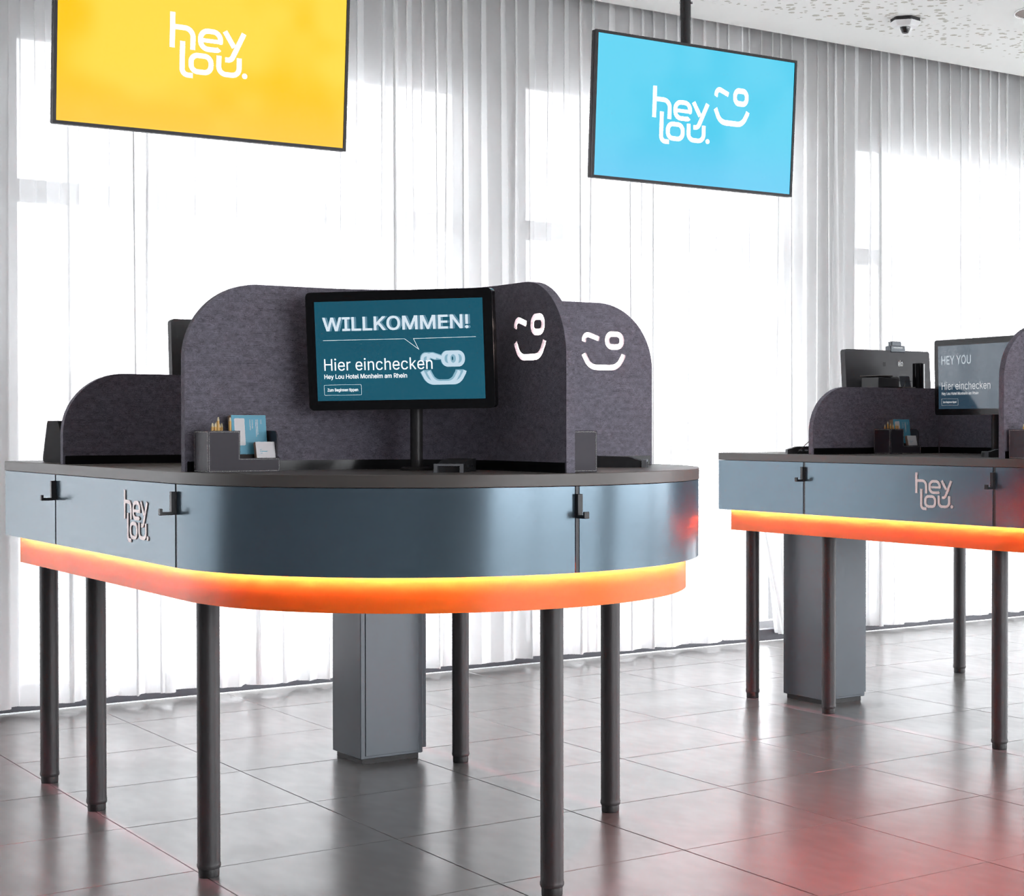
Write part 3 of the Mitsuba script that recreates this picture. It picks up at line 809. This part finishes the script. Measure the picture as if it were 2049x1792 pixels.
monitor('black touch monitor with a teal welcome screen at the front of the nearer desk', (2.008, 4.006, 1.402), eul3(-47.5, 3.6, -0.7), mikit.proc(teal_fn),
        pole=(X1D - 0.187, Y0D - 1.895), marks=checkin_marks())
monitor('black monitor edge showing behind the left end of the tall screen on the nearer desk', (X1D - 0.075, Y0D - 0.385, 1.405), euler(180, 4), None, pole=(X1D - 0.075, Y0D - 0.30), body='black_mat')
monitor('touch monitor with a pale reflecting check-in screen beside the tall screen of the second desk', (5.064 * 0.985, 4.906 * 0.985, 1.404), euler(-94.9, 1.1), mikit.proc(lambda p, n, uv: (mi.Color3f(0.02, 0.045, 0.07) + 0 * p.x) * EM),
        pole=(X2D - 0.19, Y0D - 1.125), marks=checkin_marks(0.5, 'HEY YOU', False))
monitor('monitor seen from behind with a clip-on webcam, above the low screen of the second desk', (X2D - 0.118, Y0D - 0.385, 1.385), euler(180, 4), None, pole=(X2D - 0.118, Y0D - 0.30), body='monitor_back', webcam=True, backmark=-0.075)

# ------------------------------------------------------------------ small things
def place(M, m): return move(m, M)

def stitched(poly_pts, M, parent, key):
    """row of small stitches along a closed polygon on a face"""
    ln = LineString(list(poly_pts) + [poly_pts[0]])
    n = int(ln.length / 0.0042)
    parts = []
    for i in range(n):
        a, b = ln.interpolate(i * 0.0042), ln.interpolate(i * 0.0042 + 0.0027)
        seg = LineString([(a.x, a.y), (b.x, b.y)])
        if seg.length > 1e-5:
            p = seg.buffer(0.0004, cap_style=2)
            parts.append(extr(p, 0.0006))
    m = trimesh.util.concatenate(parts)
    k = obj('stitching', place(M, m), 'stitch_mat', parent)
    labels[k] = {'label': 'pale stitching along the edges', 'kind': 'stuff'}

def organiser(label, M, pencils, plabel, pgroup, cards=True, card_lab=None, W=0.192, D=0.10, H=0.106, detail=True):
    """leather desk organiser: x right, y back (front at y = 0), z up"""
    t = thing('desk_organiser', label, 'desk organiser')
    w1 = W * 0.44
    th = 0.004
    Lp = [(0, 0), (W, 0), (W, 0.036), (w1, 0.036), (w1, H), (0, H)]
    fx = extr(Polygon(Lp), th)
    FX = frame((0, th, 0), [1, 0, 0], [0, 0, 1], [0, -1, 0])
    obj('front_panel', place(M @ FX, fx), 'leather', t)
    obj('left_side', place(M, rbox(0, th, th, D, 0, H, 0.0008)), 'leather', t)
    obj('middle_wall', place(M, rbox(w1 - th, w1, th, D, 0, H, 0.0008)), 'leather_in', t)
    rs = Polygon([(0, 0), (D, 0), (D, H * 0.80), (D - 0.02, H), (D - 0.045, H)] + [(D - 0.045 - 0.022 + 0.022 * math.cos(a), H - 0.022 + 0.022 * math.sin(a)) for a in np.linspace(math.pi / 2, math.pi, 6)] + [(0.014, 0.04), (0, 0.036)])
    RS = frame((W - th, 0, 0), [0, 1, 0], [0, 0, 1], [1, 0, 0])
    obj('right_side', place(M @ RS, extr(rs, th)), 'leather', t)
    obj('back_wall', place(M, rbox(0, W, D - th, D, 0, H, 0.0008)), 'leather_in', t)
    obj('floor_board', place(M, bx(th, W - th, th, D - th, 0, 0.004)), 'leather_in', t)
    obj('card_rest', place(M, bx(w1, W - th, 0.045, 0.048, 0.0, 0.045)), 'leather_in', t)
    if detail:
        e = 0.003
        St = [(e, e), (W - e, e), (W - e, 0.036 - e), (w1 - e, 0.036 - e), (w1 - e, H - e), (e, H - e)]
        stitched(St, M @ frame((0, 0, 0), [1, 0, 0], [0, 0, 1], [0, -1, 0]), t, 's')
        stitched([(e, e), (D - e, e), (D - e, H - e), (e, H - e)], M @ frame((0, D, 0), [0, -1, 0], [0, 0, 1], [-1, 0, 0]), t, 's')
    rng = np.random.default_rng(len(labels))
    for i in range(pencils):
        x = 0.012 + (w1 - 0.026) * (i + 0.5) / pencils + rng.uniform(-0.002, 0.002)
        y = rng.uniform(0.014, D * 0.6)
        ln = H + 0.003 + rng.uniform(0.0, 0.006) + (0.012 if i % 4 == 2 else 0)
        pk = thing('pencil', plabel, 'pencil', pgroup)
        ta = rng.uniform(-0.05, 0.05); tb = rng.uniform(-0.05, 0.05)
        Mp = M @ frame((x, y, 0.005), [1, 0, -ta], [0, 1, -tb], [ta, tb, 1])
        hexp = Polygon([(0.0036 * math.cos(a), 0.0036 * math.sin(a)) for a in np.arange(6) * math.pi / 3])
        obj('shaft', place(Mp, extr(hexp, ln)), 'pencil_wood', pk)
        obj('point', place(Mp @ frame((0, 0, ln), [1, 0, 0], [0, 1, 0], [0, 0, 1]), lathe([(0.0036, 0), (0.0017, 0.009), (0.0012, 0.0095), (0, 0.0095)], 8)), 'pencil_tip', pk)
    if cards:
        # tall blue brochures leaning at the back, small white cards in front
        ck = thing('brochure_stack', card_lab[0], 'cards')
        Mb = M @ frame((w1 + 0.002, 0.0555, 0.044), [1, 0, 0], [0, 0.99, -0.14], [0, 0.14, 0.99])
        obj('cards', place(Mb, rbox(0, 0.095, 0.0, 0.022, -0.038, 0.104, 0.0006)), 'card_edge', ck)
        obj('cover', place(Mb, bx(0.0005, 0.0945, -0.0012, -0.0001, 0.0005, 0.1035)), 'card_blue', ck)
        obj('cover_print', place(Mb @ frame((0.008, -0.0013, 0.024), [1, 0, 0], [0, 0, 1], [0, -1, 0]), extr(sbox(0.003, 0.003, 0.025, 0.068).buffer(0.003), 0.0003)), 'card_white', ck)
        lines = [sbox(x_, 0.09 - l_, x_ + 0.0014, 0.09).buffer(0) for x_, l_ in ((0.048, 0.028), (0.054, 0.024), (0.064, 0.045), (0.068, 0.04), (0.078, 0.012))]
        obj('cover_text', place(Mb @ frame((0.002, -0.0013, 0.002), [1, 0, 0], [0, 0, 1], [0, -1, 0]), extr(unary_union(lines), 0.0003)), 'card_white', ck)
        ck = thing('card_stack', card_lab[1], 'cards')
        Mw = M @ frame((W - 0.0565, 0.014, 0.026), [1, 0, 0], [0, 0.97, -0.24], [0, 0.24, 0.97])
        obj('cards', place(Mw, rbox(0, 0.052, 0, 0.014, -0.018, 0.053, 0.0005)), 'card_edge', ck)
        obj('top_card', place(Mw, bx(0.0003, 0.0517, -0.001, -0.0001, 0.0003, 0.0527)), 'card_white', ck)
        tl = trimesh.util.concatenate([place(frame((0.010, -0.0011, 0.0315), [1, 0, 0], [0, 0, 1], [0, -1, 0]), text_fit('hey', 0.006, 0.0022, 0.0003)), place(frame((0.010, -0.0011, 0.0265), [1, 0, 0], [0, 0, 1], [0, -1, 0]), extr(sbox(0, 0, 0.020, 0.0014), 0.0003)), place(frame((0.011, -0.0011, 0.022), [1, 0, 0], [0, 0, 1], [0, -1, 0]), extr(sbox(0, 0, 0.007, 0.0012), 0.0003))])
        obj('card_print', place(Mw, tl), 'card_blue', ck)
    return t

def at(X0, u, v, ang=0.0, z=ZT):
    """ang 0: front faces +u (room -y)"""
    return rotz(ang, (X0 + v, Y0D - u, z))

organiser('black leather organiser with white stitching on the left of the nearer desk', at(X1D, 1.807, -0.728), 7, 'short wooden pencil standing in the organiser left of the welcome monitor', 'pencils in the front organiser',
          card_lab=('stack of blue cards in the organiser left of the welcome monitor', 'stack of small white cards in the organiser left of the welcome monitor'))
organiser('leather pencil holder behind the right end of the tall screen, nearer desk', at(X1D, 2.31, 0.118, math.pi / 2), 0, '', '', cards=False)
organiser('brown-edged leather organiser in front of the low screen of the second desk', at(X2D, 0.752, -0.428), 6, 'short yellow pencil in the organiser at the low screen of the second desk', 'pencils in the second desk organiser', W=0.178,
          card_lab=('stack of blue cards in the organiser at the low screen of the second desk', 'stack of white cards in the organiser at the low screen of the second desk'))
organiser('grey leather pencil holder cut off by the right edge of the picture', at(X2D, 1.807, -0.735), 4, 'wooden pencil in the holder at the right edge of the picture', 'pencils at the right edge', cards=False)

# two pencils showing over the holder on the right of the nearer desk
for i, (u, v, ta, tb) in enumerate(((2.285, 0.022, 0.05, 0.02), (2.27, 0.034, -0.12, 0.05))):
    pk = thing('pencil', 'wooden pencil leaning out of the holder beside the right end of the tall screen', 'pencil', 'pencils beside the tall screen')
    Mp = frame((X1D + v, Y0D - u, ZT + 0.006), [1, 0, -ta], [0, 1, -tb], [ta, tb, 1])
    hexp = Polygon([(0.0038 * math.cos(a), 0.0038 * math.sin(a)) for a in np.arange(6) * math.pi / 3])
    obj('shaft', place(Mp, extr(hexp, 0.112)), 'pencil_wood', pk)
    obj('point', place(Mp @ frame((0, 0, 0.112), [1, 0, 0], [0, 1, 0], [0, 0, 1]), lathe([(0.0038, 0), (0.0017, 0.010), (0, 0.0105)], 8)), 'pencil_tip', pk)

def card_reader(label, X0, u, v, du, dv, L=0.135, bracket=True, W=0.078):
    """low card encoder: wedge body with a U-shaped metal front; (du, dv): where its front points in desk coordinates"""
    t = thing('card_reader', label, 'card reader')
    f = np.array([dv, -du, 0.0]); f /= np.linalg.norm(f)
    xa = np.array([-f[1], f[0], 0.0])          # right when looking at the front
    M = frame((X0 + v, Y0D - u, ZT), xa, -f, [0, 0, 1])
    body = trimesh.convex.convex_hull(np.array([[sx * W / 2 * 0.9, y, z] for sx in (-1, 1) for (y, z) in ((0.012, 0.0), (0.012, 0.018), (0.05, 0.03), (L, 0.034), (L, 0.0))]))
    obj('body', place(M, body), 'black_mat', t)
    if bracket:
        fr = sbox(-W / 2, 0, W / 2, 0.022).buffer(0).difference(sbox(-W / 2 + 0.01, -1, W / 2 - 0.01, 0.0165))
        obj('front_bracket', place(M @ frame((0, 0.014, 0), [1, 0, 0], [0, 0, 1], [0, -1, 0]), extr(fr, 0.014)), 'silver_mat', t)
    for y in (0.06, 0.085):
        obj('port', place(M, bx(W / 2 * 0.9 - 0.0005, W / 2 * 0.9 + 0.0006, y, y + 0.014, 0.012, 0.018)), 'silver_mat', t)
    return t, M

card_reader('black card reader with a metal front below the welcome monitor', X1D, 2.15, -0.228, 0.716, -0.70)
card_reader('black card reader in front of the right felt wing with the glowing face', X1D, 1.99, 0.50, 0.6, 0.75, L=0.2)
_, MR = card_reader('flat black card reader on the left end of the second desk', X2D, 0.40, -0.715, -0.50, -0.80, L=0.17, bracket=False)
card_reader('card reader with a pale front beside the end of the tall screen, second desk', X2D, 1.45, -0.60, -0.55, -0.75)

# cable from that reader up to the low screen
pts = []
for p in ((0.0, 0.15, 0.004), (0.02, 0.10, 0.002)):
    pts.append((MR @ np.array([*p, 1.0]))[:3])
ca = np.array([X2D - 0.70, Y0D - 0.47, ZT + 0.003]); cb = np.array([X2D - 0.705, Y0D - 0.55, ZT + 0.055]); cc = np.array([X2D - 0.69, Y0D - 0.598, ZT + 0.085])
tt = np.linspace(0, 1, 20)[:, None]
k = obj('cable', tube((1 - tt) ** 2 * ca + 2 * tt * (1 - tt) * cb + tt ** 2 * cc, 0.0016, 8), 'black_mat', smooth=True)
tag(k, 'thin black cable curving up to the low screen of the second desk', 'cable')

# sloped device on the flat end of the nearer desk
t = thing('payment_terminal', 'black sloped terminal on the far left end of the nearer desk', 'terminal')
prof = Polygon([(0.0, 0.012), (0.006, 0.002), (0.018, 0.0), (0.20, 0.0), (0.20, 0.10), (0.17, 0.135), (0.060, 0.135), (0.050, 0.128)])
m = extr(prof.buffer(-0.004).buffer(0.004, quad_segs=4), 0.16)
obj('body', move(m, frame((X1D - 0.70, Y0D - 0.235, ZT), [0, -1, 0], [0, 0, 1], [-1, 0, 0]) @ frame((0, 0, -0.16), [1, 0, 0], [0, 1, 0], [0, 0, 1])), 'matte_black', t)
sl = np.array([0.052, 0.116]); sl = sl / np.linalg.norm(sl)
obj('display', move(bx(0.012, 0.105, -0.0008, 0.0012, 0.012, 0.148), frame((X1D - 0.70, Y0D - 0.235, ZT), [0, -1, 0], [0, 0, 1], [-1, 0, 0]) @ frame((0.004, 0.012, -0.16), [sl[0], sl[1], 0], [-sl[1], sl[0], 0], [0, 0, 1])), 'matte_black', t)

# things on the shelf behind the low screen of the second desk
t = thing('label_printer', 'small dark box standing on the low screen shelf of the second desk', 'box')
obj('body', rbox(X2D - 0.318, X2D - 0.20, Y0D - 0.57, Y0D - 0.47, ZLOW, ZLOW + 0.050, 0.006), 'black_mat', t)
obj('side_plate', rbox(X2D - 0.335, X2D - 0.308, Y0D - 0.58, Y0D - 0.47, ZLOW, ZLOW + 0.047, 0.002), 'black_mat', t)
obj('lid', rbox(X2D - 0.338, X2D - 0.245, Y0D - 0.575, Y0D - 0.46, ZLOW + 0.0505, ZLOW + 0.0555, 0.002), 'rim_mat', t)
t = thing('card_stand', 'clear slanted card holder between the box and the black cylinder', 'card holder')
obj('base_plate', rbox(X2D - 0.185, X2D - 0.105, Y0D - 0.57, Y0D - 0.50, ZLOW, ZLOW + 0.007, 0.001), 'rim_mat', t)
obj('front_plate', move(rbox(-0.03, 0.03, -0.001, 0.001, 0, 0.05, 0.0005), frame((X2D - 0.14, Y0D - 0.545, ZLOW + 0.0065), [1, 0, 0], [0, 0.97, -0.24], [0, 0.24, 0.97])), 'column_mat', t)
obj('slash_mark', move(rbox(-0.003, 0.003, -0.0025, -0.0012, 0, 0.055, 0.0003), frame((X2D - 0.155, Y0D - 0.545, ZLOW + 0.007), [0.8, 0, -0.6], [0, 1, 0], [0.6, 0.24, 0.77])), 'black_gloss', t)
t = thing('speaker', 'black upright cylinder standing on the low screen shelf of the second desk', 'speaker')
obj('body', move(lathe([(0, 0), (0.026, 0), (0.027, 0.003), (0.027, 0.108), (0.025, 0.112), (0.022, 0.113), (0.022, 0.108), (0, 0.108)], 36), frame((X2D - 0.068, Y0D - 0.55, ZLOW), [1, 0, 0], [0, 1, 0], [0, 0, 1])), 'black_gloss', t, smooth=40)
sl_ = trimesh.convex.convex_hull(np.vstack([np.c_[0.006 * np.cos(a := np.linspace(0, 2 * np.pi, 16)), np.zeros(16), z + 0.006 * np.sin(a)] for z in (0.04, 0.065)] + [np.c_[0.006 * np.cos(a), np.full(16, 0.004), z + 0.006 * np.sin(a)] for z in (0.04, 0.065)]))
obj('slot', move(sl_, frame((X2D - 0.068 - 0.0272 * 0.2, Y0D - 0.55 - 0.0272 * 0.96, ZLOW + 0.02), [0.96, -0.2, 0], [0.2, 0.96, 0], [0, 0, 1])), 'foot_mat', t)
